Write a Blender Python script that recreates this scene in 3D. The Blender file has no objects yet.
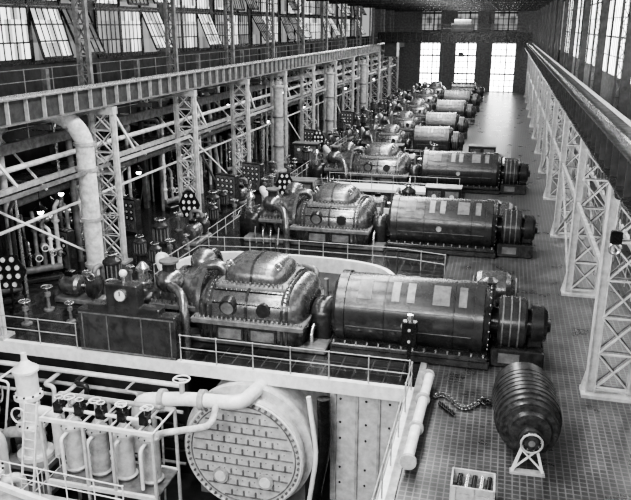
import bpy, math, random
from mathutils import Vector, Matrix, Euler
R = random.Random(7)
scn = bpy.context.scene
col = scn.collection
H = 12.7
# ------------------------------------------------------------ materials
def nmat(name, c, rough=0.5, metal=0.0, var=0.35, scale=3.0, bump=0.0, c2=None):
    m = bpy.data.materials.new(name); m.use_nodes = True
    nt = m.node_tree; b = nt.nodes['Principled BSDF']
    tc = nt.nodes.new('ShaderNodeTexCoord')
    no = nt.nodes.new('ShaderNodeTexNoise'); no.inputs['Scale'].default_value = scale
    no.inputs['Detail'].default_value = 8; no.inputs['Roughness'].default_value = .65
    nt.links.new(tc.outputs['Object'], no.inputs['Vector'])
    mr = nt.nodes.new('ShaderNodeValToRGB')
    lo = c*(1-var); hi = c*(1+var) if c2 is None else c2
    mr.color_ramp.elements[0].position = 0.33; mr.color_ramp.elements[1].position = 0.66
    mr.color_ramp.elements[0].color = (lo, lo, lo, 1); mr.color_ramp.elements[1].color = (hi, hi, hi, 1)
    nt.links.new(no.outputs['Fac'], mr.inputs['Fac'])
    nt.links.new(mr.outputs['Color'], b.inputs['Base Color'])
    rr = nt.nodes.new('ShaderNodeMapRange'); rr.inputs['From Min'].default_value = .3; rr.inputs['From Max'].default_value = .7
    rr.inputs['To Min'].default_value = min(1, rough+.1); rr.inputs['To Max'].default_value = max(.05, rough-.07)
    nt.links.new(no.outputs['Fac'], rr.inputs['Value']); nt.links.new(rr.outputs[0], b.inputs['Roughness'])
    b.inputs['Metallic'].default_value = metal
    if bump:
        bp = nt.nodes.new('ShaderNodeBump'); bp.inputs['Strength'].default_value = bump
        bp.inputs['Distance'].default_value = 0.05
        nt.links.new(no.outputs['Fac'], bp.inputs['Height']); nt.links.new(bp.outputs['Normal'], b.inputs['Normal'])
    return m
def emat(name, s, cell=(1, 1, 1), lo=0.4, base=0.6):
    m = bpy.data.materials.new(name); m.use_nodes = True
    nt = m.node_tree; b = nt.nodes['Principled BSDF']
    b.inputs['Base Color'].default_value = (.1, .1, .1, 1); b.inputs['Roughness'].default_value = .3
    tc = nt.nodes.new('ShaderNodeTexCoord')
    mp = nt.nodes.new('ShaderNodeVectorMath'); mp.operation = 'DIVIDE'; mp.inputs[1].default_value = cell
    fl = nt.nodes.new('ShaderNodeVectorMath'); fl.operation = 'FLOOR'
    wn = nt.nodes.new('ShaderNodeTexWhiteNoise')
    mr = nt.nodes.new('ShaderNodeMapRange'); mr.inputs['To Min'].default_value = lo*s; mr.inputs['To Max'].default_value = s
    nt.links.new(tc.outputs['Object'], mp.inputs[0]); nt.links.new(mp.outputs[0], fl.inputs[0])
    nt.links.new(fl.outputs[0], wn.inputs['Vector']); nt.links.new(wn.outputs['Value'], mr.inputs['Value'])
    b.inputs['Emission Color'].default_value = (1, 1, 1, 1)
    nt.links.new(mr.outputs[0], b.inputs['Emission Strength'])
    return m
def tilemat(name, ca, cb, size, mort, rough, spec=.5):
    m = bpy.data.materials.new(name); m.use_nodes = True
    nt = m.node_tree; b = nt.nodes['Principled BSDF']
    tc = nt.nodes.new('ShaderNodeTexCoord')
    br = nt.nodes.new('ShaderNodeTexBrick'); br.offset = 0
    br.inputs['Scale'].default_value = 1; br.inputs['Brick Width'].default_value = size; br.inputs['Row Height'].default_value = size
    br.inputs['Mortar Size'].default_value = mort; br.inputs['Mortar Smooth'].default_value = .1
    br.inputs['Color1'].default_value = (ca, ca, ca, 1); br.inputs['Color2'].default_value = (ca*.6, ca*.6, ca*.6, 1)
    br.inputs['Mortar'].default_value = (cb, cb, cb, 1)
    no = nt.nodes.new('ShaderNodeTexNoise'); no.inputs['Scale'].default_value = .7; no.inputs['Detail'].default_value = 8
    rp = nt.nodes.new('ShaderNodeMapRange'); rp.inputs['From Min'].default_value = .3; rp.inputs['From Max'].default_value = .7
    rp.inputs['To Min'].default_value = .35; rp.inputs['To Max'].default_value = 1.2
    mx = nt.nodes.new('ShaderNodeMix'); mx.data_type = 'RGBA'; mx.blend_type = 'MULTIPLY'; mx.inputs[0].default_value = .9
    nt.links.new(tc.outputs['Object'], br.inputs['Vector']); nt.links.new(tc.outputs['Object'], no.inputs['Vector'])
    nt.links.new(no.outputs['Fac'], rp.inputs['Value'])
    nt.links.new(br.outputs['Color'], mx.inputs[6]); nt.links.new(rp.outputs[0], mx.inputs[7])
    nt.links.new(mx.outputs[2], b.inputs['Base Color'])
    r2 = nt.nodes.new('ShaderNodeMapRange'); r2.inputs['To Min'].default_value = rough-.08; r2.inputs['To Max'].default_value = rough+.12
    nt.links.new(no.outputs['Fac'], r2.inputs['Value']); nt.links.new(r2.outputs[0], b.inputs['Roughness'])
    b.inputs['Specular IOR Level'].default_value = spec
    return m
WHITE = nmat('white_paint', .74, .4, var=.16)
COLP = nmat('column_paint', .52, .45, var=.25)
PALE = nmat('pale_grey_paint', .38, .38, var=.35)
MID = nmat('mid_grey_steel', .16, .35, var=.45)
DARK = nmat('dark_machine_paint', .035, .25, var=.6, bump=.08)
DARKM = nmat('dark_polished_steel', .2, .26, .7, var=.55, bump=.14, scale=4)
GENM = nmat('generator_paint', .055, .25, .25, var=.5, scale=2.2, bump=.04)
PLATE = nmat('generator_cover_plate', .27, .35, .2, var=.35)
BLACK = nmat('black_enamel', .012, .25, var=.5)
STEEL = nmat('bright_steel', .6, .25, .85, var=.3)
LAG = nmat('pipe_lagging', .55, .6, var=.35, bump=.2)
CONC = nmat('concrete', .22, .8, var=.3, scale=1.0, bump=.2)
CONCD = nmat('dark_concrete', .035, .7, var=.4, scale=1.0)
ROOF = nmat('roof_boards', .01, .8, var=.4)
GIRD = nmat('girder_paint', .045, .4, var=.5)
WOOD = nmat('timber', .4, .7, var=.3)
ROTM = nmat('rotor_steel', .07, .33, .5, var=.6, scale=6)
AISLE = tilemat('aisle_plates', .075, .16, .21, .02, .28, .9)
LFLOOR = tilemat('dark_floor_plates', .028, .07, .6, .03, .2, .9)
PANE_L = emat('window_glass_side', 1.8, (1, .62, 1.3), .15)
PANE_D = emat('window_glass_dull', .35, (1, .62, 1.3), .2)
PANE_R = emat('window_glass_bright', 5.5, (1, .9, 1.3), .5)
PANE_B = emat('window_glass_end', 11.0, (.9, 1, 1.2), .6)
LAMP = emat('lamp_globe', 14.0, (1, 1, 1), .9)
# ------------------------------------------------------------ mesh builder
class B:
    def __init__(s, name): s.name = name; s.v = []; s.f = []; s.mi = []; s.sm = []; s.mats = []
    def add(s, vs, fs, m, smooth=False):
        o = len(s.v); s.v.extend([tuple(p) for p in vs])
        if m not in s.mats: s.mats.append(m)
        k = s.mats.index(m)
        for f in fs: s.f.append([i+o for i in f]); s.mi.append(k); s.sm.append(smooth)
    def box(s, x0, x1, y0, y1, z0, z1, m):
        vs = [(x, y, z) for z in (z0, z1) for y in (y0, y1) for x in (x0, x1)]
        s.add(vs, [(0, 2, 3, 1), (4, 5, 7, 6), (0, 1, 5, 4), (2, 6, 7, 3), (0, 4, 6, 2), (1, 3, 7, 5)], m)
    def cb(s, x0, x1, y0, y1, z0, z1, m, c=.05):
        a = c
        rings = []
        for z, i in ((z0, a), (z0+a, 0), (z1-a, 0), (z1, a)):
            X0, X1, Y0, Y1 = x0+i, x1-i, y0+i, y1-i
            rings.append([(X0+a, Y0, z), (X1-a, Y0, z), (X1, Y0+a, z), (X1, Y1-a, z), (X1-a, Y1, z), (X0+a, Y1, z), (X0, Y1-a, z), (X0, Y0+a, z)])
        s.loft(rings, m, False)
    def beam(s, p0, p1, w, h, m):
        p0 = Vector(p0); p1 = Vector(p1); d = (p1-p0)
        if d.length < 1e-6: return
        n = d.normalized(); u = Vector((0, 0, 1)) if abs(n.z) < .95 else Vector((0, 1, 0))
        a = n.cross(u).normalized()*w/2; b = a.cross(n).normalized()*h/2
        vs = [p+sa*a+sb*b for p in (p0, p1) for sa, sb in ((-1, -1), (1, -1), (1, 1), (-1, 1))]
        s.add(vs, [(3, 2, 1, 0), (4, 5, 6, 7), (0, 1, 5, 4), (1, 2, 6, 5), (2, 3, 7, 6), (3, 0, 4, 7)], m)
    def loft(s, rings, m, smooth=True, caps=True):
        n = len(rings[0]); vs = [p for r in rings for p in r]; fs = []
        for i in range(len(rings)-1):
            for j in range(n):
                k = (j+1) % n; fs.append((i*n+j, i*n+k, (i+1)*n+k, (i+1)*n+j))
        s.add(vs, fs, m, smooth)
        if caps:
            s.add(rings[0], [tuple(range(n))[::-1]], m); s.add(rings[-1], [tuple(range(n))], m)
    def cyl(s, p0, p1, r0, m, r1=None, seg=14, caps=True):
        s.lathe(p0, p1, [(0, r0), (1, r0 if r1 is None else r1)], m, seg, caps, frac=True)
    def lathe(s, p0, p1, prof, m, seg=32, caps=True, frac=False, sharp=True):
        p0 = Vector(p0); p1 = Vector(p1); d = p1-p0; L = d.length; n = d.normalized()
        u = Vector((0, 0, 1)) if abs(n.z) < .95 else Vector((0, 1, 0))
        a = n.cross(u).normalized(); b = n.cross(a)
        rs = []
        for t, r in prof:
            c = p0+n*(t*L if frac else t)
            rs.append([c+(a*math.cos(2*math.pi*k/seg)+b*math.sin(2*math.pi*k/seg))*r for k in range(seg)])
        if sharp and len(prof) > 2:
            for i in range(len(rs)-1): s.loft([rs[i], rs[i+1]], m, True, False)
            if caps: s.add(rs[0], [tuple(range(seg))[::-1]], m); s.add(rs[-1], [tuple(range(seg))], m)
        else: s.loft(rs, m, True, caps)
    def tube(s, pts, r, m, seg=8, rad=0.0):
        pts = [Vector(p) for p in pts]
        if rad > 0:
            q = [pts[0]]
            for i in range(1, len(pts)-1):
                a = (pts[i-1]-pts[i]); b = (pts[i+1]-pts[i]); rr = min(rad, a.length*.49, b.length*.49)
                A = pts[i]+a.normalized()*rr; C = pts[i]+b.normalized()*rr
                for k in range(6):
                    t = k/5; q.append((1-t)**2*A+2*t*(1-t)*pts[i]+t*t*C)
            q.append(pts[-1]); pts = q
        rs = []; pa = None
        for i, p in enumerate(pts):
            d = (pts[min(i+1, len(pts)-1)]-pts[max(i-1, 0)]).normalized()
            if pa is None:
                u = Vector((0, 0, 1)) if abs(d.z) < .9 else Vector((0, 1, 0)); pa = d.cross(u).normalized()
            else: pa = (pa-d*pa.dot(d)).normalized()
            b = d.cross(pa)
            rs.append([p+(pa*math.cos(2*math.pi*k/seg)+b*math.sin(2*math.pi*k/seg))*r for k in range(seg)])
        s.loft(rs, m, True)
    def sph(s, c, r, m, sx=1, sy=1, sz=1, n=14):
        rings = []
        for i in range(1, n//2+1):
            t = math.pi*i/(n//2+1)
            rings.append([(c[0]+sx*r*math.sin(t)*math.cos(2*math.pi*k/n), c[1]+sy*r*math.sin(t)*math.sin(2*math.pi*k/n), c[2]-sz*r*math.cos(t)) for k in range(n)])
        s.loft(rings, m, True)
    def torus(s, c, r, t, m, axis='Z', n=20, k=6):
        rings = []
        for i in range(n+1):
            a = 2*math.pi*i/n
            ring = []
            for j in range(k):
                b = 2*math.pi*j/k; q = (r+t*math.cos(b)); w = t*math.sin(b)
                x, y, z = q*math.cos(a), q*math.sin(a), w
                if axis == 'Y': x, y, z = x, z, y
                if axis == 'X': x, y, z = z, x, y
                ring.append((c[0]+x, c[1]+y, c[2]+z))
            rings.append(ring)
        s.loft(rings, m, True, False)
    def arch(s, st, m, yc=0, n=20, e=2.4, zb=0.0, smooth=True):
        rings = []
        for x, ry, zs, rz in st:
            r = [(x, yc-ry, zb)]
            for k in range(n+1):
                a = math.pi*(1-k/n); ca = math.cos(a); sa = math.sin(a)
                r.append((x, yc+ry*math.copysign(abs(ca)**(2/e), ca), zs+rz*abs(sa)**(2/e)))
            r.append((x, yc+ry, zb)); rings.append(r)
        s.loft(rings, m, smooth)
    def rail(s, pts, m, h=1.1, step=1.5, r=.026, bars=(1.0, .52), kick=False):
        for i in range(len(pts)-1):
            a = Vector(pts[i]); b = Vector(pts[i+1]); L = (b-a).length; n = max(1, round(L/step))
            for k in range(n+1):
                p = a.lerp(b, k/n); s.cyl(p, p+Vector((0, 0, h)), r, m, seg=6)
                s.sph(p+Vector((0, 0, h)), r*1.8, m, n=6)
            for f in bars: s.cyl(a+Vector((0, 0, h*f)), b+Vector((0, 0, h*f)), r*.85, m, seg=6)
    def lace(s, a0, b0, a1, b1, n, w, m, cross=True):
        a0, b0, a1, b1 = map(Vector, (a0, b0, a1, b1))
        for i in range(n):
            t0, t1 = i/n, (i+1)/n
            s.beam(a0.lerp(a1, t0), b0.lerp(b1, t1), w, w*.4, m)
            if cross: s.beam(b0.lerp(b1, t0), a0.lerp(a1, t1), w, w*.4, m)
            s.beam(a0.lerp(a1, t0), b0.lerp(b1, t0), w, w*.4, m)
    def obj(s, loc=(0, 0, 0), rot=(0, 0, 0), sc=(1, 1, 1)):
        me = bpy.data.meshes.new(s.name); me.from_pydata(s.v, [], s.f)
        for m in s.mats: me.materials.append(m)
        me.polygons.foreach_set('material_index', s.mi); me.polygons.foreach_set('use_smooth', s.sm)
        me.update()
        o = bpy.data.objects.new(s.name, me); o.location = loc; o.rotation_euler = rot; o.scale = sc
        col.objects.link(o); return o
def dup(o, loc, rot=(0, 0, 0), sc=(1, 1, 1)):
    n = bpy.data.objects.new(o.name.split('.')[0], o.data); n.location = loc; n.rotation_euler = rot; n.scale = sc
    col.objects.link(n); return n

# ------------------------------------------------------------ room shell
PF = 23.6   # pit front edge
YB = 150.0
XL, XR = -27.0, 9.5
b = B('floor')
b.box(-2.4, XR, -4, YB, -.35, 0, AISLE)
b.box(-4.6, -2.4, 66, YB, -.35, 0, AISLE)
b.box(XL, -2.4, PF+.25, 66, -.35, 0, LFLOOR)
b.box(XL, -4.6, 66, YB, -.35, 0, LFLOOR)
b.box(XL, -21.5, -4, PF+.25, -.35, 0, LFLOOR)
b.obj()
b = B('trim_pit_edge')
b.box(-21.5, -2.4, PF, PF+.25, -.5, .03, WHITE)
b.box(-2.65, -2.4, 10, PF, -.5, .03, WHITE)
b.box(-21.75, -21.5, 10, PF, -.5, .03, WHITE)
b.box(-2.4, -2.15, 10, PF+8, 0.0, .06, PALE)
b.obj()
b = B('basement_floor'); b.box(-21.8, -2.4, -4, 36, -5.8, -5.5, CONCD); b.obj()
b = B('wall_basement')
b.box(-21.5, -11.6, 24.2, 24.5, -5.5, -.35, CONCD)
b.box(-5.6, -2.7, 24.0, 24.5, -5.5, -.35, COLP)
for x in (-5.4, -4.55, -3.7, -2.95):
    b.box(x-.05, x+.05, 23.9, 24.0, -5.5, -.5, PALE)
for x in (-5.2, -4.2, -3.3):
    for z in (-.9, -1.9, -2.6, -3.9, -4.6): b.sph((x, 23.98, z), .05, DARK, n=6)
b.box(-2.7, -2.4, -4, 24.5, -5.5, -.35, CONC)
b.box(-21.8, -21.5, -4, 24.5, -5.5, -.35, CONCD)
b.obj()
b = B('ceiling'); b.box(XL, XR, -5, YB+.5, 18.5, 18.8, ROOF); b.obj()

wins = [(-17.2, -12.8), (-10.3, -5.8), (-3.3, 1.7)]
b = B('wall_back')
xs = [XL] + [v for w in wins for v in w] + [XR]
for i in range(0, len(xs), 2): b.box(xs[i], xs[i+1], YB, YB+.5, 0, 18.5, MID)
for w in wins:
    b.box(w[0], w[1], YB, YB+.5, 10.4, 11.6, MID); b.box(w[0], w[1], YB, YB+.5, 17.2, 18.5, MID)
    for x in w: b.box(x-.35, x+.35, YB-.3, YB, 0, 18.5, MID)
b.box(XL, XR, YB-.4, YB-.05, 10.5, 11.5, MID)
b.obj()
def zwin(name, x0, x1, y, z0, z1, nx, nz, pane):
    b = B(name)
    b.box(x0, x1, y+.2, y+.25, z0, z1, pane)
    for i in range(nx+1):
        x = x0+(x1-x0)*i/nx; w = .12 if i % 3 else .25; b.box(x-w/2, x+w/2, y+.05, y+.2, z0, z1, GIRD)
    for i in range(nz+1):
        z = z0+(z1-z0)*i/nz; t = .07 if i % 3 else .16; b.box(x0, x1, y+.05, y+.2, z-t, z+t, GIRD)
    b.obj()
k = 1
for w in wins:
    zwin('window_%d' % k, w[0], w[1], YB, 0.0, 10.4, 5, 9, PANE_B); k += 1
    zwin('window_%d' % k, w[0], w[1], YB, 11.6, 17.2, 5, 5, PANE_D); k += 1
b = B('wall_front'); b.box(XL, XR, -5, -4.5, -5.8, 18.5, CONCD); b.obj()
cols_y = [4+10.5*i for i in range(14)]   # 4,14.5,25,35.5,...
def sidewall(side):
    global k
    x = XL if side < 0 else XR
    b = B('wall_left' if side < 0 else 'wall_right')
    o = .3*side
    zlo, zhi = (10.6, 17.2) if side < 0 else (8.2, 16.8)
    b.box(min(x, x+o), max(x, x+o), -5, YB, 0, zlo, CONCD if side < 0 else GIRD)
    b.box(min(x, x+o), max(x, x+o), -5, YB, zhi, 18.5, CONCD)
    ys = [y-(1 if side < 0 else 0) for y in cols_y]
    for y in ys: b.box(min(x, x+o), max(x, x+o), y-.45, y+.45, zlo, zhi, GIRD)
    b.obj()
    for i in range(len(ys)-1):
        y0, y1 = ys[i]+.45, ys[i+1]-.45
        w = B('window_%d' % k); k += 1
        if side > 0:
            w.box(x+.1, x+.13, y0, y1, zlo, zhi, PANE_R)
            for j in range(9):
                y = y0+(y1-y0)*j/8; t = .06 if j % 4 else .3
                w.box(x+.06, x+.1, y-t/2, y+t/2, zlo, zhi, BLACK)
            for j in range(6):
                z = zlo+(zhi-zlo)*j/5; t = .08 if j % 2 else .16
                w.box(x+.05, x+.1, y0, y1, z-t/2, z+t/2, BLACK)
        else:
            w.box(x-.2, x-.15, y0, y1, zlo, zhi, PANE_D)
            ns = 3; sw = (y1-y0)/ns
            for (za, zb) in ((zlo, 13.7), (13.9, zhi)):
                w.box(x-.1, x+.05, y0, y1, za-.1, za+.1, BLACK)
                for q in range(ns):
                    a0, a1 = y0+sw*q+.12, y0+sw*(q+1)-.12
                    w.box(x-.1, x+.1, a0-.2, a0, za, zb, BLACK)
                    rr = R.random()
                    tl = math.radians(0 if rr < .45 else R.choice([14, 22, 30]))
                    h = zb-za-.15
                    def P(y, t): return (x+.02+math.sin(tl)*h*t, y, zb-math.cos(tl)*h*t)
                    pm = PANE_L if R.random() < .7 else PANE_D
                    w.add([P(a0, 0), P(a1, 0), P(a1, 1), P(a0, 1)], [(0, 1, 2, 3)], pm)
                    for j in range(6):
                        y = a0+(a1-a0)*j/5; w.beam(P(y, 0), P(y, 1), .09 if j % 5 else .16, .07, BLACK)
                    for j in range(4):
                        w.beam(P(a0, j/3), P(a1, j/3), .09, .09 if j % 3 else .16, BLACK)
        w.obj()
sidewall(-1); sidewall(1)

# ------------------------------------------------------------ roof trusses
b = B('roof_truss')
x0, x1 = -21, 4.5
n = 14; dx = (x1-x0)/n
b.beam((x0, 0, 15.3), (x1, 0, 15.3), .3, .4, BLACK); b.beam((x0, 0, 18.2), (x1, 0, 18.2), .25, .25, BLACK)
for i in range(n):
    a = x0+dx*i
    b.beam((a, 0, 15.3), (a+dx, 0, 18.2) if i % 2 == 0 else (a, 0, 18.2), .18, .18, BLACK)
    if i % 2: b.beam((a, 0, 18.2), (a+dx, 0, 15.3), .18, .18, BLACK)
rt = b.obj((0, cols_y[0], 0))
for y in cols_y[1:]: dup(rt, (0, y, 0))

# ------------------------------------------------------------ columns
b = B('lattice_column')
for x in (-.65, .65):
    b.beam((x, 0, 0), (x, 0, 8.6), .32, .16, COLP)
    b.box(x-.02, x+.02, -.2, .2, 0, 8.6, PALE)
b.lace((-.6, -.18, .4), (.6, -.18, .4), (-.6, -.18, 8.5), (.6, -.18, 8.5), 7, .1, COLP)
b.lace((-.6, .18, .4), (.6, .18, .4), (-.6, .18, 8.5), (.6, .18, 8.5), 7, .1, PALE)
b.box(-.95, .95, -.4, .4, 0, .12, PALE); b.box(-.8, .8, -.25, .25, 8.2, 8.6, PALE)
for x in (-1.0, -.45): b.beam((x, 0, 8.6), (x, 0, 18.4), .2, .25, MID)
b.lace((-1, -.1, 8.8), (-.45, -.1, 8.8), (-1, -.1, 18.2), (-.45, -.1, 18.2), 12, .09, MID)
lc = b.obj((-20.6, 34.5-10.5, 0))
for y in cols_y[3:]: dup(lc, (-20.6, y-1, 0))
b = B('steel_column')
for x in (-.7, .7):
    b.box(x-.14, x+.14, -.03, .03, 0, 8.6, COLP)
    for sx in (-.14, .14): b.box(x+sx-.02, x+sx+.02, -.2, .2, 0, 8.6, COLP)
b.lace((-.6, -.18, .3), (.6, -.18, .3), (-.6, -.18, 8.5), (.6, -.18, 8.5), 6, .11, COLP)
b.lace((-.6, .18, .3), (.6, .18, .3), (-.6, .18, 8.5), (.6, .18, 8.5), 6, .11, MID)
b.box(-1, 1, -.4, .4, 0, .12, COLP)
for x in (-.9, .9):
    b.beam((x, 0, .1), (x*.8, 0, 1.0), .3, .05, COLP)
b.box(-.9, .9, -.3, .3, 8.2, 8.6, COLP)
b.beam((.75, 0, 8.6), (.75, 0, 18.4), .4, .4, GIRD)
b.beam((.3, 0, 8.6), (.3, 0, 18.4), .1, .3, GIRD)
b.lace((.3, 0, 8.8), (.75, 0, 8.8), (.3, 0, 18.2), (.75, 0, 18.2), 12, .07, MID)
rc = b.obj((4.45, 25, 0))
for y in cols_y[3:]: dup(rc, (4.45, y, 0))
b = B('column_bracing')
for i in range(2, len(cols_y)-1):
    y0, y1 = cols_y[i]+.25, cols_y[i+1]-.25
    for x in (3.75, 5.15):
        b.beam((x, y0, 4.6), (x, y1, 4.6), .14, .22, PALE)
        if i % 2 == 1:
            b.beam((x, y0, .3), (x, y1, 4.5), .1, .12, PALE); b.beam((x, y1, .3), (x, y0, 4.5), .1, .12, PALE)
    b.beam((5.15, y0, 4.7), (5.15, (y0+y1)/2, 8.4), .1, .12, PALE); b.beam((5.15, y1, 4.7), (5.15, (y0+y1)/2, 8.4), .1, .12, PALE)
    for q in range(1, 8):
        y = y0+(y1-y0)*q/8
        b.beam((5.15, y, 4.6), (5.15, y, 8.6), .07, .07, MID)
b.obj()

# ------------------------------------------------------------ crane girders
def girder(name, x, side):
    b = B(name); z0, z1 = 8.62, 9.7; y0, y1 = 3, YB-1
    b.box(x-.02, x+.02, y0, y1, z0, z1, GIRD)
    b.box(x-.28, x+.28, y0, y1, z1-.05, z1, MID if side < 0 else GIRD); b.box(x-.28, x+.28, y0, y1, z0, z0+.06, MID if side < 0 else DARK)
    b.box(x-.05, x+.05, y0, y1, z1, z1+.14, STEEL)
    y = y0
    while y < y1:
        b.box(x-.2, x+.2, y-.03, y+.03, z0, z1, PALE if side < 0 else GIRD); y += 1.3
    if side < 0:
        b.box(x-1.2, x-.35, y0, y1, z1-.12, z1-.06, GIRD)
        b.rail([(x-1.15, y0, z1-.06), (x-1.15, y1, z1-.06)], MID, step=2.2)
        for i in range(1, 14):
            yy = cols_y[0]+10.5*i-5; b.box(x-1.2, x, yy-.1, yy+.1, z1-.3, z1-.12, GIRD)
    else:
        b.beam((x+.62, y0, z1+.1), (x+.62, y1, z1+.1), .06, .12, WHITE)
        for i in range(0, 60): b.box(x+.2, x+.66, y0+2.4*i-.04, y0+2.4*i+.04, z1-.25, z1-.1, MID)
        b.box(x+.3, x+.9, y0, y1, z1-.1, z1-.06, GIRD)
    b.obj()
girder('crane_girder', -20.3, -1)
girder('crane_girder', 3.2, 1)
b = B('overhead_crane')
for y in (-1.6, 1.6):
    b.box(-20.6, 3.5, y-.25, y+.25, .3, 1.9, BLACK)
    for i in range(24): b.box(-20.4+i, -20.33+i, y-.32, y+.32, .3, 1.9, GIRD)
    b.rail([(-20, y*1.4, 1.9), (3, y*1.4, 1.9)], GIRD, step=2)
for x in (-20.3, 3.2):
    b.box(x-.35, x+.35, -2.6, 2.6, 0.14, .75, DARK)
    for y in (-2, 2): b.cyl((x-.2, y, .42), (x+.2, y, .42), .3, STEEL)
b.cb(-9, -5.6, -1.9, 1.9, 1.95, 3.2, DARK); b.cyl((-8.6, 0, 3.3), (-6, 0, 3.3), .6, MID)
b.box(-19.5, -17.5, -1.4, 1.0, -1.9, .3, GIRD)
b.tube([(-7.3, 0, 2), (-7.3, 0, -1.2)], .05, STEEL); b.cb(-7.7, -6.9, -.25, .25, -1.9, -1.2, DARK)
b.obj((0, 122, 9.7))

# ------------------------------------------------------------ turbine
def turbine(name):
    b = B(name)
    E = 3.3
    b.cb(-14.9, -6.2, -1.75, 1.75, 0, .3, MID)
    b.arch([(-11.7, 1.35, 1.1, .8), (-11.62, 1.75, 1.1, 1.15), (-11.4, 1.97, 1.1, 1.42), (-11.1, 2.05, 1.1, 1.52), (-7.8, 2.05, 1.1, 1.52),
            (-7.45, 1.95, 1.1, 1.42), (-7.2, 1.7, 1.1, 1.15), (-7.1, 1.2, 1.1, .8)], DARKM, zb=.3, e=E)
    b.arch([(-10.75, .7, 2.5, .3), (-10.65, 1.1, 2.5, .7), (-10.4, 1.27, 2.5, .9), (-10.1, 1.3, 2.5, .97), (-8.9, 1.3, 2.5, .97), (-8.5, 1.27, 2.5, .9), (-8.2, 1.1, 2.5, .7), (-8.1, .7, 2.5, .3)], DARKM, zb=2.3, e=2.9)
    b.arch([(-9.5, 1.33, 2.5, 1.0), (-9.4, 1.33, 2.5, 1.0)], DARK, zb=2.4, e=2.9)
    b.arch([(-10.95, 1.45, 2.42, .2), (-10.9, 1.5, 2.42, .22), (-7.95, 1.5, 2.42, .22), (-7.9, 1.45, 2.42, .2)], MID, zb=2.3, e=5)
    for i in range(15):
        for y in (-1.42, 1.42): b.cyl((-10.8+i*.195, y, 2.6), (-10.8+i*.195, y, 2.72), .045, STEEL, seg=6)
    for x in (-11.2, -10.95, -9.45, -7.95, -7.75):
        b.arch([(x-.05, 2.1, 1.1, 1.58), (x+.05, 2.1, 1.1, 1.58)], DARK, zb=.4, e=E, smooth=False)
    for x in (-11.07, -7.85):
        for i in range(9):
            a = math.radians(15+i*9); ca, sa = math.cos(a)**(2/E), math.sin(a)**(2/E)
            b.sph((x, -2.07*ca, 1.1+1.54*sa), .045, STEEL, n=6)
    for a in (22, 48):
        a = math.radians(a); ca, sa = math.cos(a)**(2/E), math.sin(a)**(2/E)
        b.beam((-10.9, -2.06*ca, 1.1+1.53*sa), (-8.0, -2.06*ca, 1.1+1.53*sa), .05, .04, BLACK)
        for i in range(14): b.sph((-10.8+i*.21, -2.08*ca, 1.16+1.53*sa), .03, STEEL, n=6)
    b.cb(-11.8, -7.0, -2.25, 2.25, 1.05, 1.3, MID, .04)
    for i in range(24):
        x = -11.6+i*.195
        for y in (-2.17, 2.17): b.cyl((x, y, 1.3), (x, y, 1.42), .05, STEEL, seg=6)
    for x0 in (-10.7, -9.3):
        b.box(x0, x0+1.15, -2.12, -2.03, .4, 1.0, DARK)
        b.box(x0+.08, x0+1.07, -2.15, -2.1, .48, .92, MID)
    b.cyl((-10.2, -1.75, 1.9), (-10.2, -2.12, 1.8), .36, DARK, seg=20); b.cyl((-10.2, -2.1, 1.8), (-10.2, -2.16, 1.79), .27, MID, seg=20)
    b.cyl((-8.7, -1.75, 1.8), (-8.7, -2.12, 1.8), .28, DARK, seg=20)
    for x in (-10.5, -8.4):
        b.torus((x, -.9, 3.3), .13, .04, STEEL, 'Y', 10, 5)
    b.lathe((-14.2, 0, 1.35), (-11.6, 0, 1.35), [(0, .55), (.05, .85), (.35, .95), (.36, 1.1), (.5, 1.1), (.51, .98), (1.1, 1.08), (1.11, 1.3), (1.3, 1.3), (1.31, 1.18), (2.0, 1.4), (2.4, 1.55), (2.41, 1.7), (2.6, 1.7)], DARKM, 36)
    b.cb(-14.0, -11.7, -1.55, 1.55, 1.22, 1.45, MID, .04)
    for i in range(11):
        for y in (-1.46, 1.46): b.cyl((-13.85+i*.2, y, 1.45), (-13.85+i*.2, y, 1.6), .055, STEEL, seg=6)
    for x in (-13.4, -12.3): b.cb(x-.2, x+.2, -1.1, 1.1, .3, 1.0, DARK)
    b.sph((-13.2, -1.0, 2.35), .62, DARKM, 1, 1, .85, 20); b.sph((-12.3, .6, 2.75), .6, DARKM, n=18)
    b.cyl((-13.2, -1, 2.6), (-13.2, -1, 3.15), .3, DARK); b.cyl((-13.2, -1, 3.15), (-13.2, -1, 3.25), .42, MID)
    b.tube([(-12.3, .6, 2.8), (-12.3, 1.8, 2.9), (-12.3, 2.3, 2.0), (-12.3, 2.3, 0)], .28, DARK, 12, .6)
    b.tube([(-13.2, -1.3, 2.3), (-12.2, -2.0, 2.2), (-11.9, -2.5, 1.4), (-11.9, -2.5, .02)], .2, DARKM, 12, .6)
    b.tube([(-13.6, -.6, 2.4), (-14.4, .4, 2.9), (-14.6, 1.6, 2.4), (-14.6, 2.0, 0)], .22, LAG, 12, .6)
    b.tube([(-12.2, -.5, 2.2), (-11.8, -.5, 3.0), (-11.0, -.4, 3.0), (-10.8, -.4, 2.5)], .22, DARKM, 12, .4)
    b.arch([(-15.6, .5, .95, .25), (-15.5, .7, 1.0, .5), (-14.3, .75, 1.0, .6), (-14.2, .6, 1.0, .4)], DARK, zb=0)
    b.lathe((-15, 0, 1.5), (-15, 0, 2.7), [(0, .35), (.3, .35), (.31, .25), (.8, .22), (.81, .3), (.95, .3), (1.2, .08)], STEEL, 18)
    b.torus((-15.75, 0, 1.1), .35, .035, STEEL, 'X')
    b.tube([(-15.2, -.6, 1), (-15.0, -.9, 1.8), (-14, -1.1, 2.2)], .05, STEEL)
    b.arch([(-7.1, .75, 1.1, .55), (-7.0, .85, 1.1, .7), (-6.35, .85, 1.1, .7), (-6.25, .75, 1.1, .55)], DARK, zb=0)
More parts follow.
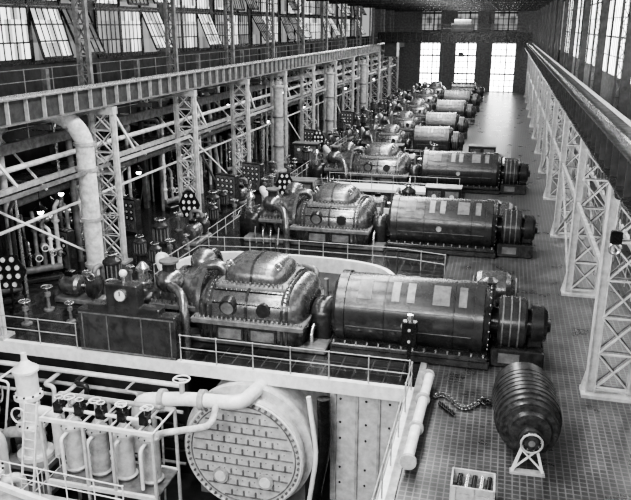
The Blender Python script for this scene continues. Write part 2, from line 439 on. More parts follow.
    b.cyl((-6.7, .4, 1.7), (-6.7, .4, 2.5), .1, MID)
    b.tube([(-6.9, -.9, .9), (-6.9, -1.3, .7), (-6.9, -1.3, 0)], .09, STEEL, 8, .2)
    b.tube([(-7.6, 1.8, 1.6), (-7.6, 2.4, 2.2), (-9.0, 2.6, 2.3), (-9.0, 2.6, 0)], .13, MID, 8, .3)
    for i in range(5):
        b.tube([(-14.2+i*.5, -1.5, .9), (-14.1+i*.5, -1.9, .7), (-14.0+i*.45, -1.95, 0)], .05, R.choice([STEEL, PALE, MID]), 6, .2)
    return b
def generator(name):
    b = B(name)
    zc = 1.55
    b.cb(-6.1, .2, -1.5, 1.5, 0, .35, DARK)
    b.lathe((-6.1, 0, zc), (.15, 0, zc), [(0, .9), (.02, 1.25), (.18, 1.38), (.2, 1.5), (.55, 1.5), (.56, 1.43), (5.6, 1.43), (5.61, 1.5), (5.95, 1.5), (6.0, 1.38), (6.2, 1.2), (6.25, .8)], GENM, 48)
    for x in (-4.0, -1.3): b.lathe((x, 0, zc), (x+.06, 0, zc), [(0, 1.43), (.01, 1.45), (.05, 1.45), (.06, 1.43)], DARK, 48, False)
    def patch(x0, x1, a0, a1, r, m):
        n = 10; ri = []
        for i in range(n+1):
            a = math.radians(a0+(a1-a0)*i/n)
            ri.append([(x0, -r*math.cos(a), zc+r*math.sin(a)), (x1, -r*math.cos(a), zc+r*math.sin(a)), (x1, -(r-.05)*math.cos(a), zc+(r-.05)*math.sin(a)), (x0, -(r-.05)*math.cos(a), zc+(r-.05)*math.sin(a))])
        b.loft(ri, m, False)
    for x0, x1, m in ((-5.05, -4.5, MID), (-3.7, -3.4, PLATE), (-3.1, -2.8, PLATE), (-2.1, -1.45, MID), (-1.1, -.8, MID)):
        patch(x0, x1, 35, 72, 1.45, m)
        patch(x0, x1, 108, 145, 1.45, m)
    for a in (20, -12):
        a = math.radians(a); b.beam((-5.5, -1.435*math.cos(a), zc+1.435*math.sin(a)), (-.55, -1.435*math.cos(a), zc+1.435*math.sin(a)), .03, .03, MID)
    b.cyl((-3.1, -1.3, 1.5), (-3.1, -1.48, 1.5), .16, PALE, seg=16)
    b.cb(-6.05, .1, -1.62, 1.62, .35, .55, DARK, .04)
    for i in range(14):
        for y in (-1.57, 1.57): b.cyl((-5.9+i*.45, y, .55), (-5.9+i*.45, y, .68), .05, STEEL, seg=6)
    for i in range(24):
        t = i*math.pi/12
        b.sph((.08, 1.3*math.cos(t), zc+1.3*math.sin(t)), .045, STEEL, n=6)
    b.lathe((.15, 0, 1.5), (2.4, 0, 1.5), [(0, .55), (.25, .55), (.26, .95), (.34, 1.02), (1.25, 1.02), (1.33, .95), (1.34, .6), (1.5, .6), (1.51, .78), (1.95, .75), (2.1, .6), (2.11, .3), (2.25, .25)], GENM, 32)
    for x in (.55, .85, 1.15): b.lathe((x, 0, 1.5), (x+.06, 0, 1.5), [(0, 1.02), (.005, 1.05), (.055, 1.05), (.06, 1.02)], MID, 32, False)
    b.cb(.2, 2.2, -1.05, 1.05, 0, .75, DARK)
    b.cb(1.55, 2.1, -.6, .6, .75, 1.2, DARK)
    b.box(.5, 1.3, -1.08, -1.04, .2, .6, MID)
    b.cb(-.4, .3, 1.75, 2.4, 0, 1.4, DARK); b.lathe((-.05, 2.07, 1.4), (-.05, 2.07, 2.6), [(0, .3), (.9, .3), (1.0, .38), (1.05, .38), (1.2, .15)], DARKM, 20)
    return b
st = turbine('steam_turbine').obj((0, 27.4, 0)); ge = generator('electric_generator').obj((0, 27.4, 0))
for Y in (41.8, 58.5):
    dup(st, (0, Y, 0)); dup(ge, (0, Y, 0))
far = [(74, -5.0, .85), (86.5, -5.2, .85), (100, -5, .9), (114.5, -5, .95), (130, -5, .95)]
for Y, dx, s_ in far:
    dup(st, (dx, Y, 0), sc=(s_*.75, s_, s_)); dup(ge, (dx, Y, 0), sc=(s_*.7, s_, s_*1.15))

# ------------------------------------------------------------ stepped gauge board in front of turbine 1
b = B('turbine_gauge_board')
y0, y1 = 23.65, 24.25
b.cb(-16.0, -11.75, y0, y1, .03, 1.85, GENM, .03)
b.cb(-15.5, -12.4, y0, y1, 1.8, 2.1, GENM, .03)
b.cb(-14.65, -13.3, y0, y1, 2.05, 3.0, GENM, .03)
x, z, r = -13.98, 2.6, .26
b.cyl((x, y0, z), (x, y0-.08, z), r, STEEL, seg=24); b.cyl((x, y0-.08, z), (x, y0-.1, z), r*.82, WHITE, seg=24)
b.box(x-.02, x+.02, y0-.12, y0-.1, z, z+r*.7, BLACK)
for x in (-15.8, -14.7, -13.2, -11.95): b.box(x-.02, x+.02, y0-.02, y0, .1, 1.7, MID)
for z in (.12, 1.7): b.box(-15.95, -11.8, y0-.02, y0, z-.03, z+.03, MID)
b.cyl((-13.98, (y0+y1)/2, 3.0), (-13.98, (y0+y1)/2, 3.3), .06, STEEL); b.sph((-13.98, (y0+y1)/2, 3.4), .16, WHITE)
b.obj()

# ------------------------------------------------------------ railings
b = B('platform_railing')
RM = PALE
b.rail([(-21.4, PF+.12, .03), (-16.2, PF+.12, .03)], RM)
b.rail([(-11.6, PF+.12, .03), (-2.6, PF+.12, .03), ], RM)
b.rail([(-21.6, 12, .03), (-21.6, PF, .03)], RM)
b.rail([(-2.5, 15.5, .03), (-2.5, PF, .03)], RM)
b.obj()
b = B('machine_railing')
b.rail([(-16.6, 31.5, 0), (-16.4, 36.8, 0), (-12, 37.4, 0), (-5, 37.4, 0), (-2.4, 36.8, 0)], RM)
for Y in (58.5, 74, 100): b.rail([(-16.5, Y-4, 0), (-3, Y-4, 0)], RM)
for Y in (41.8, 58.5, 74, 100): b.rail([(-16.5, Y-3.4, 0), (-16.5, Y+3.6, 0)], RM)
b.obj()
def coaming():
    b = B('pit_coaming')
    ri = []
    for i in range(29):
        a = math.pi*(1-i/28)
        cx_, sy = math.copysign(abs(math.cos(a))**.6, math.cos(a)), abs(math.sin(a))**.6
        q = .22; ri.append([(-10.3+5.7*cx_, 3.2+4.2*sy, 0), (-10.3+(5.7+q)*cx_, 3.2+(4.2+q)*sy, 0), (-10.3+(5.7+q)*cx_, 3.2+(4.2+q)*sy, .8), (-10.3+5.7*cx_, 3.2+4.2*sy, .8)])
    b.loft(ri, WHITE, False)
    return b
cm = coaming().obj((0, 28.2, 0))
dup(cm, (0, 42.0, 0), sc=(.98, .8, .8))
b = B('service_gallery')
b.box(-12.5, -2.6, 52.3, 54.3, .75, .95, WHITE); b.box(-17.2, -12.4, 51.5, 51.8, .3, .6, PALE)
for i in range(9): b.box(-12.3+i*1.15, -12.15+i*1.15, 52.5, 52.65, 0, .75, MID)
b.rail([(-12.4, 52.4, .95), (-2.7, 52.4, .95)], RM)
b.obj()
b = B('switch_cubicle')
b.cb(-1.2, 1.2, -.6, .6, 0, 2.2, DARK)
for x in (-.6, .6): b.box(x-.45, x+.45, -.64, -.6, .2, 2.0, MID if x > 0 else DARKM); b.cyl((x, -.64, 1.6), (x, -.68, 1.6), .15, WHITE)
b.box(-1.25, 1.25, -.65, .65, 2.2, 2.28, MID)
sc_ = b.obj((-1.6, 67, 0))
for p in ((-3.6, 49.6, 0), (-14, 49.4, 0), (-10, 67, 0), (-17.9, 66, 0)): dup(sc_, p, sc=(1, 1, .9))
b = B('air_duct_hatch')
b.lathe((0, 0, 0), (0, 0, .5), [(0, 1.3), (.3, 1.3), (.32, 1.2), (.5, 1.15)], GENM, 32)
b.torus((0, 0, .5), 1.15, .07, PALE, 'Z', 32, 6); b.cyl((0, 0, .5), (0, 0, .53), .9, BLACK, seg=28)
for i in range(6): 
    a = i*math.pi/3; b.beam((0, 0, .56), (math.cos(a)*1.1, math.sin(a)*1.1, .56), .07, .06, MID)
ah = b.obj((-2.9, 33.2, 0)); dup(ah, (-3.4, 47, 0))

# ------------------------------------------------------------ condenser
b = B('surface_condenser')
cx, cz, r = -8.6, -2.85, 2.4
b.lathe((cx, 22.3, cz), (cx, 29.5, cz), [(0, r-.02), (.04, r), (.22, r), (.23, r-.12), (.6, r-.12), (.61, r+.2), (.9, r+.2), (.91, r+.02), (7.2, r+.02)], COLP, 64)
y = 22.3
b.torus((cx, y, cz), r-.1, .05, WHITE, 'Y', 64, 6); b.torus((cx, y, cz), r-.32, .03, MID, 'Y', 64, 6)
for i in range(56):
    t = i*2*math.pi/56; b.cyl((cx+(r-.2)*math.cos(t), y, cz+(r-.2)*math.sin(t)), (cx+(r-.2)*math.cos(t), y-.09, cz+(r-.2)*math.sin(t)), .05, MID, seg=6)
rr = r-.4
for i in range(-4, 5):
    zz = i*.46; w = math.sqrt(max(0, rr*rr-zz*zz)); b.box(cx-w, cx+w, y-.05, y, cz+zz-.018, cz+zz+.018, MID)
    for j in range(-4, 5):
        xx = (j+(.5 if i % 2 else 0))*.48
        if xx*xx+(zz+.23)**2 < (rr-.2)**2:
            b.box(cx+xx-.03, cx+xx+.03, y-.06, y, cz+zz+.05, cz+zz+.25, MID)
            b.sph((cx+xx+.2, y, cz+zz+.23), .03, MID, n=6)
for sx in (-1, 1):
    b.cyl((cx+sx*.9, y, cz-1.0), (cx+sx*.9, y-.12, cz-1.0), .32, PALE, seg=20); b.cyl((cx+sx*.9, y-.12, cz-1.0), (cx+sx*.9, y-.16, cz-1.0), .22, WHITE, seg=20)
b.box(cx-2.2, cx-1.4, 23.2, 28, -5.5, -4.2, CONC); b.box(cx+1.4, cx+2.2, 23.2, 28, -5.5, -4.2, CONC)
b.tube([(cx+2.9, 23.3, -.6), (cx+3.0, 23.2, -2.5), (cx+2.6, 23.0, -4.8), (cx+2.6, 23, -5.5)], .26, BLACK, 12, .8)
b.tube([(cx+2.35, 23.2, -.55), (cx+2.75, 22.9, -2.8), (cx+2.4, 22.7, -5.4)], .1, WHITE, 8, .6)
b.obj()

# ------------------------------------------------------------ oil filter rack
b = B('oil_filter_rack')
X0, Y0 = -13.0, 20.6
for i in range(4):
    x = X0-1.65+i*1.05
    b.lathe((x, Y0, -3.3), (x, Y0, -1.05), [(0, .36), (.1, .42), (.15, .34), (1.7, .34), (1.75, .42), (1.85, .42), (1.9, .34), (2.1, .2), (2.25, .08)], PALE if i % 2 else COLP, 20)
    b.cyl((x, Y0, -1.1), (x, Y0, -.35), .05, STEEL); b.torus((x, Y0, -.32), .2, .03, WHITE)
    b.beam((x-.2, Y0, -.32), (x+.2, Y0, -.32), .03, .03, WHITE)
    b.tube([(x, Y0-.3, -1.6), (x, Y0-.75, -1.6), (x, Y0-.75, -3.2)], .07, WHITE, 8, .2)
    for a in range(8):
        t = a*math.pi/4; b.sph((x+.39*math.cos(t), Y0+.39*math.sin(t), -1.42), .035, DARK, n=6)
for x in (X0-2.3, X0-.6, X0+.5, X0+2.1):
    for y in (Y0-.9, Y0+.9): b.beam((x, y, -5.5), (x, y, -.75), .1, .1, COLP)
for y in (Y0-.9, Y0+.9):
    b.beam((X0-2.3, y, -.8), (X0+2.1, y, -.8), .12, .14, WHITE); b.beam((X0-2.3, y, -3.4), (X0+2.1, y, -3.4), .12, .16, WHITE)
b.box(X0-2.3, X0+2.1, Y0-.9, Y0+.9, -3.42, -3.36, MID)
for i in range(9): b.beam((X0-2.3+i*.55, Y0-.9, -.78), (X0-2.3+i*.55, Y0+.9, -.78), .06, .05, WHITE)
b.tube([(X0-2, Y0-.4, -.6), (X0+1.8, Y0-.4, -.6)], .07, WHITE); b.tube([(X0-2, Y0+.4, -.5), (X0+1.8, Y0+.4, -.5)], .09, PALE)
for i in range(5):
    x = X0-1.8+i*.85; b.cb(x-.16, x+.16, Y0-.6, Y0-.25, -.7, -.3, BLACK, .02); b.torus((x, Y0-.42, -.1), .14, .02, WHITE); b.cyl((x, Y0-.42, -.35), (x, Y0-.42, -.1), .025, STEEL, seg=6)
b.obj()
b = B('ladder')
for y in (-.25, .25): b.beam((y, 0, 0), (y, .9, 3.6), .05, .09, WHITE)
for i in range(11): b.cyl((-.25, .08+i*.08, .32+i*.32), (.25, .08+i*.08, .32+i*.32), .022, WHITE, seg=6)
b.obj((-15.75, 19.0, -3.9))
b = B('circulating_water_pipe')
b.tube([(-12.6, 21.6, -2.8), (-12.4, 21.6, -.65), (-10.4, 21.6, -.35), (-8.3, 21.6, -.25), (-8.2, 22.6, -.3), (-8.2, 24, -.6)], .26, WHITE, 16, .5)
for x, z in ((-11.4, -.5), (-9.8, -.32)):
    b.lathe((x-.1, 21.6, z), (x+.1, 21.6, z+.02), [(0, .38), (.2, .38)], PALE, 20)
b.cyl((-10.6, 21.6, -.3), (-10.6, 21.6, .4), .1, PALE); b.torus((-10.6, 21.6, .42), .3, .035, WHITE)
b.beam((-10.9, 21.6, .42), (-10.3, 21.6, .42), .04, .04, WHITE)
b.tube([(-9.2, 21.4, -.35), (-9.2, 20.9, -.9), (-11.4, 20.6, -1.4), (-11.4, 20.6, -4.5)], .13, LAG, 10, .5)
b.obj()
b = B('feed_pump')
b.lathe((0, 0, 0), (0, 0, 4.4), [(0, .7), (.15, .7), (.16, .45), (1.2, .45), (1.3, .6), (1.45, .6), (1.46, .38), (2.5, .38), (2.55, .55), (2.7, .55), (2.75, .42), (3.6, .42), (3.65, .5), (3.75, .5), (3.9, .3), (4.1, .12), (4.4, .1)], WHITE, 24)
b.tube([(.3, 0, 2.0), (1.1, 0, 2.0), (1.1, 0, .1)], .2, WHITE, 12, .4); b.tube([(-.3, -.1, 1.0), (-1.1, -.3, 1.0), (-1.3, -.3, .0)], .22, PALE, 12, .4)
b.torus((0, -.7, 2.1), .32, .04, WHITE, 'Y'); b.cyl((0, -.35, 2.1), (0, -.72, 2.1), .05, STEEL)
for a in range(10):
    t = a*math.pi/5; b.sph((.52*math.cos(t), .52*math.sin(t), 2.75), .05, DARK, n=6)
    b.sph((.56*math.cos(t), .56*math.sin(t), 1.5), .05, DARK, n=6)
b.cb(-.9, .9, -.8, .8, -.3, 0, CONC)
fp = b.obj((-17.0, 21.4, -3.6))
dup(fp, (-19.0, 20.6, -4.4)); dup(fp, (-16.9, 18.6, -5.2), (0, 0, 1)); dup(fp, (-20.2, 22.6, -4.2), (0, 0, 2)); dup(fp, (-18.8, 18.2, -5.2), (0, 0, 2.5), (1.2, 1.2, .9))
b = B('pump_platform')
b.box(-20.5, -15.6, 17.5, 23.4, -4.5, -4.3, MID)
for x in (-20.3, -18, -15.8):
    for y in (17.6, 20.4, 23.2): b.beam((x, y, -5.5), (x, y, -4.4), .15, .15, MID)
b.rail([(-15.7, 16.5, -4.3), (-15.7, 23.3, -4.3)], WHITE, step=1.2)
b.beam((-20.4, 17.6, -1.2), (-11, 17.6, -3.2), .18, .2, WHITE)
b.rail([(-20.4, 17.7, -2.2), (-11.0, 17.7, -2.6)], WHITE, step=1.0)
b.box(-20.5, -10.8, 17.2, 18.0, -2.7, -2.58, PALE)
b.obj()
b = B('basement_pipework')
for i in range(40):
    x = R.uniform(-20.5, -3.2); y = R.uniform(22.2, 23.6); z = R.uniform(-4.5, -1)
    if -11.8 < x < -2.9: continue
    m = R.choice([WHITE, PALE, LAG, DARK, MID]); rr_ = R.uniform(.04, .12)
    b.tube([(x, 23.8, z), (x, y-.2, z), (x+R.choice([-1, 1])*R.uniform(.2, .6), y-.2, z), (x+R.uniform(-.6, .6), y-.2, -5.5)], rr_, m, 8, .25)
for i in range(7):
    z = -1.0-i*.6; b.tube([(-21, 23.6, z), (-11.6, 23.6, z)], R.uniform(.05, .14), R.choice([WHITE, PALE, DARK, MID]), 8)
b.obj()

# ------------------------------------------------------------ spare rotor
b = B('turbine_rotor')
prof = [(0, .2), (.12, .2), (.13, .34), (.28, .34), (.29, .22), (.55, .22), (.56, .6), (.7, .66)]
t = .71
for i in range(11):
    rad = .86+.14*math.sin(min(1, i/3)*math.pi/2)
    if i > 8: rad -= (i-8)*.04
    prof += [(t, rad-.06), (t+.05, rad-.06), (t+.055, rad), (t+.24, rad)]; t += .25
prof += [(t, .7), (t+.15, .7), (t+.16, .28), (t+.7, .28)]
b.lathe((0, 0, 1.25), (0, 6, 1.25), prof, ROTM, 48)
for i in range(10):
    a = i*math.pi/5; b.sph((.27*math.cos(a), .12, 1.25+.27*math.sin(a)), .04, STEEL, n=6)
b.torus((0, 0, 1.25), .3, .035, PALE, 'Y'); b.cyl((0, -.01, 1.25), (0, .02, 1.25), .1, MID)
for y in (.4, t+.45):
    for sx in (-1, 1):
        b.beam((sx*.45, y, 0), (sx*.16, y, 1.05), .08, .08, WHITE)
        b.beam((sx*.45, y, .1), (-sx*.22, y, .8), .05, .05, WHITE)
    b.box(-.5, .5, y-.12, y+.12, 0, .07, PALE); b.box(-.25, .25, y-.1, y+.1, .97, 1.05, PALE)
b.obj((1.5, 19.0, 0), (0, 0, .06))
b = B('open_crate')
for x0, x1, y0, y1 in ((-.6, .6, -.45, -.4), (-.6, .6, .4, .45), (-.6, -.55, -.4, .4), (.55, .6, -.4, .4)):
    for z in (.02, .24, .46): b.box(x0, x1, y0, y1, z, z+.19, WOOD)
b.box(-.6, .6, -.45, .45, 0, .03, WOOD)
for x in (-.5, 0, .5): b.box(x-.05, x+.05, -.5, -.45, 0, .68, WOOD)
for i in range(5): b.cyl((-.4+i*.2, -.3, .3), (-.35+i*.2, .3, .55), .07, STEEL if i % 2 else BLACK)
b.obj((-.05, 17.75, 0))
b = B('lifting_chain')
for i in range(34):
    t = i/33; x = -.9+1.9*t; y = .45*math.sin(t*7)+.3*t
    b.torus((x, y, .05 if i % 2 else .09), .07, .03, DARKM, 'Z' if i % 2 else 'Y', 8, 5)
b.torus((1.05, .35, .08), .18, .05, BLACK, 'Z', 12, 6)
for i in range(14):
    t = i/13; b.torus((-.5+.5*t, -.1-.6*t, .07), .07, .03, BLACK, 'Z' if i % 2 else 'X', 8, 5)
b.obj((-.9, 22.9, .02))
b = B('vent_pipe')
b.cyl((-1.98, 18.5, .42), (-1.9, 24.2, .42), .17, WHITE, seg=20)
for y in (18.5, 20.4, 22.3, 24.1): b.cyl((-1.95, y-.06, .42), (-1.95, y+.06, .42), .25, PALE, seg=20)
for y in (19, 23.6): b.box(-2.12, -1.76, y-.1, y+.1, 0.06, .28, DARK)
b.obj()
b = B('signal_lamp_post')
b.cyl((0, 0, 0), (0, 0, 2.0), .07, BLACK); b.cyl((0, 0, 0), (0, 0, .12), .22, BLACK)
b.cb(-.28, .28, -.16, .16, 1.3, 2.3, BLACK, .03)
for z in (1.55, 2.0): b.cyl((0, -.16, z), (0, -.2, z), .06, PALE)
b.cyl((0, 0, 2.3), (0, 0, 2.55), .12, STEEL)
b.obj((-2.75, 24.6, 0))

# ------------------------------------------------------------ left aisle
b = B('steam_pipe')
b.tube([(0, 0, 0), (0, 0, 7.5), (-.9, -.6, 8.6), (-3.5, -2.5, 8.7)], .46, LAG, 18, 1.3)
for z in (.5, 3.0, 5.6, 6.9): b.cyl((0, 0, z), (0, 0, z+.16), .56, PALE, seg=20)
b.cyl((0, 0, 0), (0, 0, .1), .8, MID, seg=20)
sp = b.obj((-20.4, 32.3, 0))
b = B('riser_pipe')
b.lathe((0, 0, 0), (0, 0, 8), [(0, .7), (.15, .7), (.16, .42), (7.4, .42), (7.45, .55), (7.6, .55), (7.65, .3), (8, .3)], PALE, 18)
for z in (2.2, 4.8): b.cyl((0, 0, z), (0, 0, z+.15), .52, MID, seg=18)
rp = b.obj((-19.4, 62.0, 0))
for p in ((-19.2, 81), (-19.2, 101)): dup(rp, (p[0], p[1], 0))
b = B('pipe_gallery')
Y0_, Y1_ = 10, 146
b.beam((-22.2, Y0_, 7.2), (-22.2, Y1_, 7.2), .3, .5, MID); b.beam((-21.8, Y0_, 5.4), (-21.8, Y1_, 5.4), .2, .25, PALE)
b.tube([(-21.9, Y0_, 6.3), (-21.9, Y1_, 6.3)], .14, LAG, 10); b.tube([(-22.8, Y0_, 4.4), (-22.8, Y1_, 4.4)], .25, MID, 10)
b.tube([(-21.8, Y0_, 3.6), (-21.8, Y1_, 3.6)], .09, WHITE, 8)
b.box(-24.8, -21.9, Y0_, Y1_, 5.0, 5.12, DARK)
b.rail([(-21.9, Y0_, 7.5), (-21.9, Y1_, 7.5)], PALE, step=2)
for i in range(220):
    y = R.uniform(18, 140); x = R.uniform(-26, -22.0); m = R.choice([WHITE, LAG, PALE, MID, MID, DARK, DARK, BLACK, STEEL])
    r_ = R.uniform(.04, .18); z1 = R.uniform(2, 9)
    q = R.random()
    if q < .5: b.tube([(x, y, 0), (x, y, z1), (x-.5, y+R.uniform(-2, 2), z1), (-26.6, y+R.uniform(-2, 2), z1)], r_, m, 8, .4)
    elif q < .75: b.tube([(-26.6, y, z1), (x, y, z1), (x, y+R.uniform(-4, 4), z1), (x, y+R.uniform(-1, 1), 0)], r_, m, 8, .4)
    else:
        b.sph((x, y, z1), r_*1.8+.1, m, n=10); b.cyl((x, y, z1), (x, y, z1+.9), .05, STEEL, seg=6); b.torus((x, y, z1+.9), .25, .035, WHITE)
        b.tube([(-26.6, y, z1), (x, y, z1), (x, y, 0)], r_, m, 8, .1)
for i in range(26):
    y = 20+i*5.25
    b.beam((-26.8, y, 8), (-21, y, 8), .12, .25, PALE if i % 2 else MID); b.beam((-21.6, y, 4.9), (-24.5, y, 8), .08, .1, WHITE)
    b.beam((-24.6, y, 0), (-24.6, y, 10.4), .3, .3, MID if i % 2 else GIRD)
b.obj()
b = B('column_tie')
for i in range(2, 13):
    y0 = cols_y[i]-1+.25; y1 = y0+10.0
    b.beam((-20.2, y0, 5.6), (-20.2, y1, 5.6), .1, .2, PALE if i % 2 else MID)
    b.beam((-20.2, y0, 8.5), (-20.2, y0+2.2, 6.0), .1, .12, WHITE)
    if i % 2 == 0: b.beam((-21.0, y0+1, 5.4), (-21.0, y1-1.5, 1.0), .08, .1, WHITE)
b.obj()
def cluster(seed):
    q = random.Random(seed); b = B('standpipe_manifold')
    b.cb(-1.0, 1.0, -.45, .45, 0, .25, DARK)
    b.cyl((-1, 0, .6), (1, 0, .6), .2, q.choice([MID, DARK, PALE]), seg=14)
    for i in range(6):
        x = -.9+i*.36; r_ = q.uniform(.05, .12); z = q.uniform(2.0, 4.6); m = q.choice([WHITE, PALE, MID, DARK, BLACK, STEEL])
        b.tube([(x, 0, .5), (x, 0, z), (x+q.uniform(-.3, .3), q.uniform(.3, .7), z+.2)], r_, m, 8, .15)
        zz = q.uniform(1.1, 1.9); b.sph((x, 0, zz), r_*1.9, m, n=10); b.cyl((x, 0, zz), (x, -.45, zz), .03, STEEL, seg=6)
        b.torus((x, -.45, zz), .17, .028, q.choice([WHITE, STEEL, BLACK]), 'Y', 14, 5)
        b.cyl((x, 0, z*.8), (x, 0, z*.8+.1), r_*1.7, m, seg=12)
    return b
cl = [cluster(s).obj((-22.6, 24+s*3.4, 0), (0, 0, .8)) for s in range(3)]
for i in range(34):
    o = cl[i % 3]; dup(o, (-22.7-(i % 4)*.8, 34.5+i*3.1, 0), (0, 0, R.uniform(.3, 1.3)))
b = B('instrument_panel')
b.cb(-.9, .9, -.25, .25, 0, 2.3, DARK, .03); b.box(-.85, .85, -.28, -.25, .2, 2.2, MID)
for i in range(4):
    for j in range(3):
        b.cyl((-.6+i*.4, -.28, 1.1+j*.4), (-.6+i*.4, -.33, 1.1+j*.4), .15, BLACK, seg=14); b.cyl((-.6+i*.4, -.33, 1.1+j*.4), (-.6+i*.4, -.34, 1.1+j*.4), .09, WHITE, seg=14)
for i in range(5): b.beam((-.6+i*.3, -.3, .4), (-.6+i*.3, -.42, .8), .04, .04, STEEL)
ip = b.obj((-22.6, 32.6, 0), (0, 0, -.3))
for p in ((-19.2, 48.6), (-18.9, 53.4), (-19.2, 73), (-19, 90), (-22.6, 40)): dup(ip, (p[0], p[1], 0), (0, 0, -.3))

b = B('gauge_stand')
b.cyl((0, 0, 0), (0, 0, 1.2), .07, BLACK); b.cyl((0, 0, 0), (0, 0, .1), .25, BLACK)
b.lathe((0, -.06, 1.95), (0, .06, 1.95), [(0, .0), (.001, .85), (.12, .85)], BLACK, 6)
for i, n in enumerate((2, 3, 3, 2)):
    for j in range(n):
        x = (j-(n-1)/2)*.42; z = 1.35+i*.4
        b.cyl((x, -.06, z), (x, -.12, z), .13, STEEL, seg=14); b.cyl((x, -.12, z), (x, -.13, z), .11, WHITE, seg=14)
b.box(-.5, .5, -.05, .05, 1.15, 2.75, BLACK)
gs = b.obj((-21.3, 26.6, 0), (0, 0, .4), (.9, .9, 1))
gs_pos = [(-14.6, 47.9), (-18.6, 40.5), (-17.5, 69)]
for p in gs_pos: dup(gs, (p[0], p[1], 0), (0, 0, .2), (.8, .8, 1))
b = B('valve_stand')
b.lathe((0, 0, 0), (0, 0, 1.3), [(0, .28), (.08, .28), (.1, .1), (.7, .08), (.75, .16), (.95, .16), (1.0, .04), (1.3, .04)], MID, 12)
b.torus((0, 0, 1.25), .28, .03, STEEL, 'Z', 16, 5); b.beam((-.28, 0, 1.25), (.28, 0, 1.25), .04, .03, STEEL); b.beam((0, -.28, 1.25), (0, .28, 1.25), .04, .03, STEEL)
vs_ = b.obj((-17.2, 28.4, 0))
b = B('motor_pump')
b.cb(-1.2, 1.2, -.5, .5, 0, .25, MID)
b.lathe((-1.0, 0, .8), (.15, 0, .8), [(0, .2), (.05, .42), (.2, .5), (.9, .5), (1.05, .42), (1.15, .2)], DARKM, 20)
b.cyl((.1, 0, .8), (.5, 0, .8), .08, STEEL); b.lathe((.5, 0, .8), (1.1, 0, .8), [(0, .3), (.1, .55), (.45, .55), (.6, .2)], DARK, 20)
b.tube([(.8, 0, 1.2), (.8, 0, 1.7), (.8, .7, 1.7), (.8, .7, 0)], .12, MID, 10, .3)
b.cb(-.7, -.3, -.2, .2, 1.25, 1.5, BLACK, .03); b.torus((.8, -.35, 1.4), .2, .03, STEEL, 'Y', 14, 5)
mp_ = b.obj((-19.0, 28.6, 0))
b = B('vertical_motor')
b.lathe((0, 0, 0), (0, 0, 2.2), [(0, .55), (.12, .55), (.14, .35), (.7, .32), (.72, .5), (.8, .5), (.82, .42), (1.6, .42), (1.65, .48), (1.75, .46), (1.95, .2), (2.2, .15)], DARK, 20)
for a in range(12):
    t = a*math.pi/6; b.box(.42*math.cos(t)-.03, .42*math.cos(t)+.03, .42*math.sin(t)-.03, .42*math.sin(t)+.03, .85, 1.58, MID)
b.torus((0, 0, 2.1), .3, .035, STEEL)
vm = b.obj((-18.6, 36.4, 0))
used = [(-17.2, 28.4), (-19.0, 28.6), (-18.6, 36.4), (-20.4, 32.3), (-19.4, 62), (-19.2, 81), (-19.2, 101), (-17.9, 66), (-19.2, 48.6), (-18.9, 53.4), (-19.2, 73), (-19, 90)] + gs_pos
for i in range(900):
    x = R.uniform(-20, -17.3); y = 25.4+(R.random()**1.3)*112
    if any((x-u[0])**2+(y-u[1])**2 < 2.0 for u in used) or (x < -19.2 and ((y-24) % 10.5 < 1 or (y-24) % 10.5 > 9.5)): continue
    used.append((x, y)); o = R.choice([vs_, vs_, vm, mp_]) if x > -19 else vs_; s_ = R.uniform(.7, 1.0)
    dup(o, (x, y, 0), (0, 0, R.uniform(0, 6.28) if o is not mp_ else 1.57), (s_, s_, s_))
    if len(used) > 110: break
for Y in (48.6, 66.6):
    for x, o in ((-7.5, mp_), (-11.2, vm if Y < 60 else vs_), (-5.9, vm)):
        dup(o, (x, Y, 0), (0, 0, 0), (1.05,)*3)
b = B('air_cooler_fan')
b.cb(-1.1, 1.1, -.8, .8, 0, .5, DARK)
b.lathe((-.9, 0, 1.1), (.9, 0, 1.1), [(0, .35), (.1, .75), (.3, .82), (1.4, .82), (1.6, .7), (1.8, .3)], DARKM, 28)
b.torus((.95, 0, 1.1), .55, .05, MID, 'X'); b.torus((-.95, 0, 1.1), .5, .05, MID, 'X')
fn = b.obj((.2, 32.2, 0))
dup(fn, (.3, 46.4, 0)); dup(fn, (1.0, 63.0, 0))
b = B('chain_hoist')
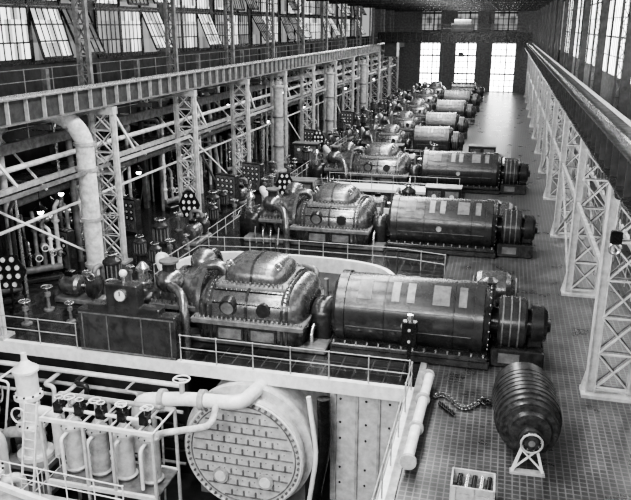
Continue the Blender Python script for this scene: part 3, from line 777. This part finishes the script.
b.cb(-.2, .2, -.25, .25, -.65, -.1, DARK); b.tube([(0, 0, -.6), (0, 0, -1.6)], .03, STEEL, 6)
b.cb(-.16, .16, -.1, .1, -2.0, -1.6, BLACK, .03); b.torus((0, 0, -2.15), .16, .045, STEEL, 'Y', 12, 6)
b.obj((3.45, 21.6, 8.62))
b = B('aisle_railing'); b.rail([(6.6, 12, 0), (6.6, 140, 0)], COLP, step=2.1); b.obj()
b = B('pendant_lamp')
b.sph((0, 0, 0), .15, LAMP, n=12); b.lathe((0, 0, .1), (0, 0, .5), [(0, .34), (.02, .34), (.25, .12), (.4, .05)], BLACK, 16); b.cyl((0, 0, .5), (0, 0, 1.3), .02, BLACK, seg=6)
pl = b.obj((-21.75, 30, 3.9))
for i in range(1, 16): dup(pl, (-21.75-R.uniform(0, 2.6), 28+i*6.6, R.choice([3.7, 3.7, 5.9])))

# ------------------------------------------------------------ lights
def area(name, loc, rot, sx, sy, e):
    l = bpy.data.lights.new(name, 'AREA'); l.shape = 'RECTANGLE'; l.size = sx; l.size_y = sy; l.energy = e
    o = bpy.data.objects.new(name, l); o.location = loc; o.rotation_euler = rot; col.objects.link(o)
for i in range(10):
    area('overhead_fill_lamp', (-8.5, 2+i*13.5, 18.3), (0, 0, 0), 4.0, 11, 3300)  # fill lamps added under the closed ceiling, which has no skylights
area('behind_camera_fill', (-9, -4, 12), (math.radians(62), 0, 0), 22, 6, 8500)  # unseen fill added behind the camera; the wall there has no window
w = bpy.data.worlds.new('world'); scn.world = w; w.use_nodes = True
w.node_tree.nodes['Background'].inputs[0].default_value = (.8, .8, .8, 1); w.node_tree.nodes['Background'].inputs[1].default_value = .5
try: scn.view_settings.look = 'AgX - High Contrast'
except Exception as e: print(e)
# ------------------------------------------------------------ camera
cam = bpy.data.cameras.new('camera'); co = bpy.data.objects.new('camera', cam); col.objects.link(co)
cam.sensor_width = 36; cam.lens = 720/631*36; cam.clip_end = 500
co.location = (0, 0, H)
co.rotation_euler = (math.radians(90-17.35), 0, math.radians(14.46))
scn.camera = co
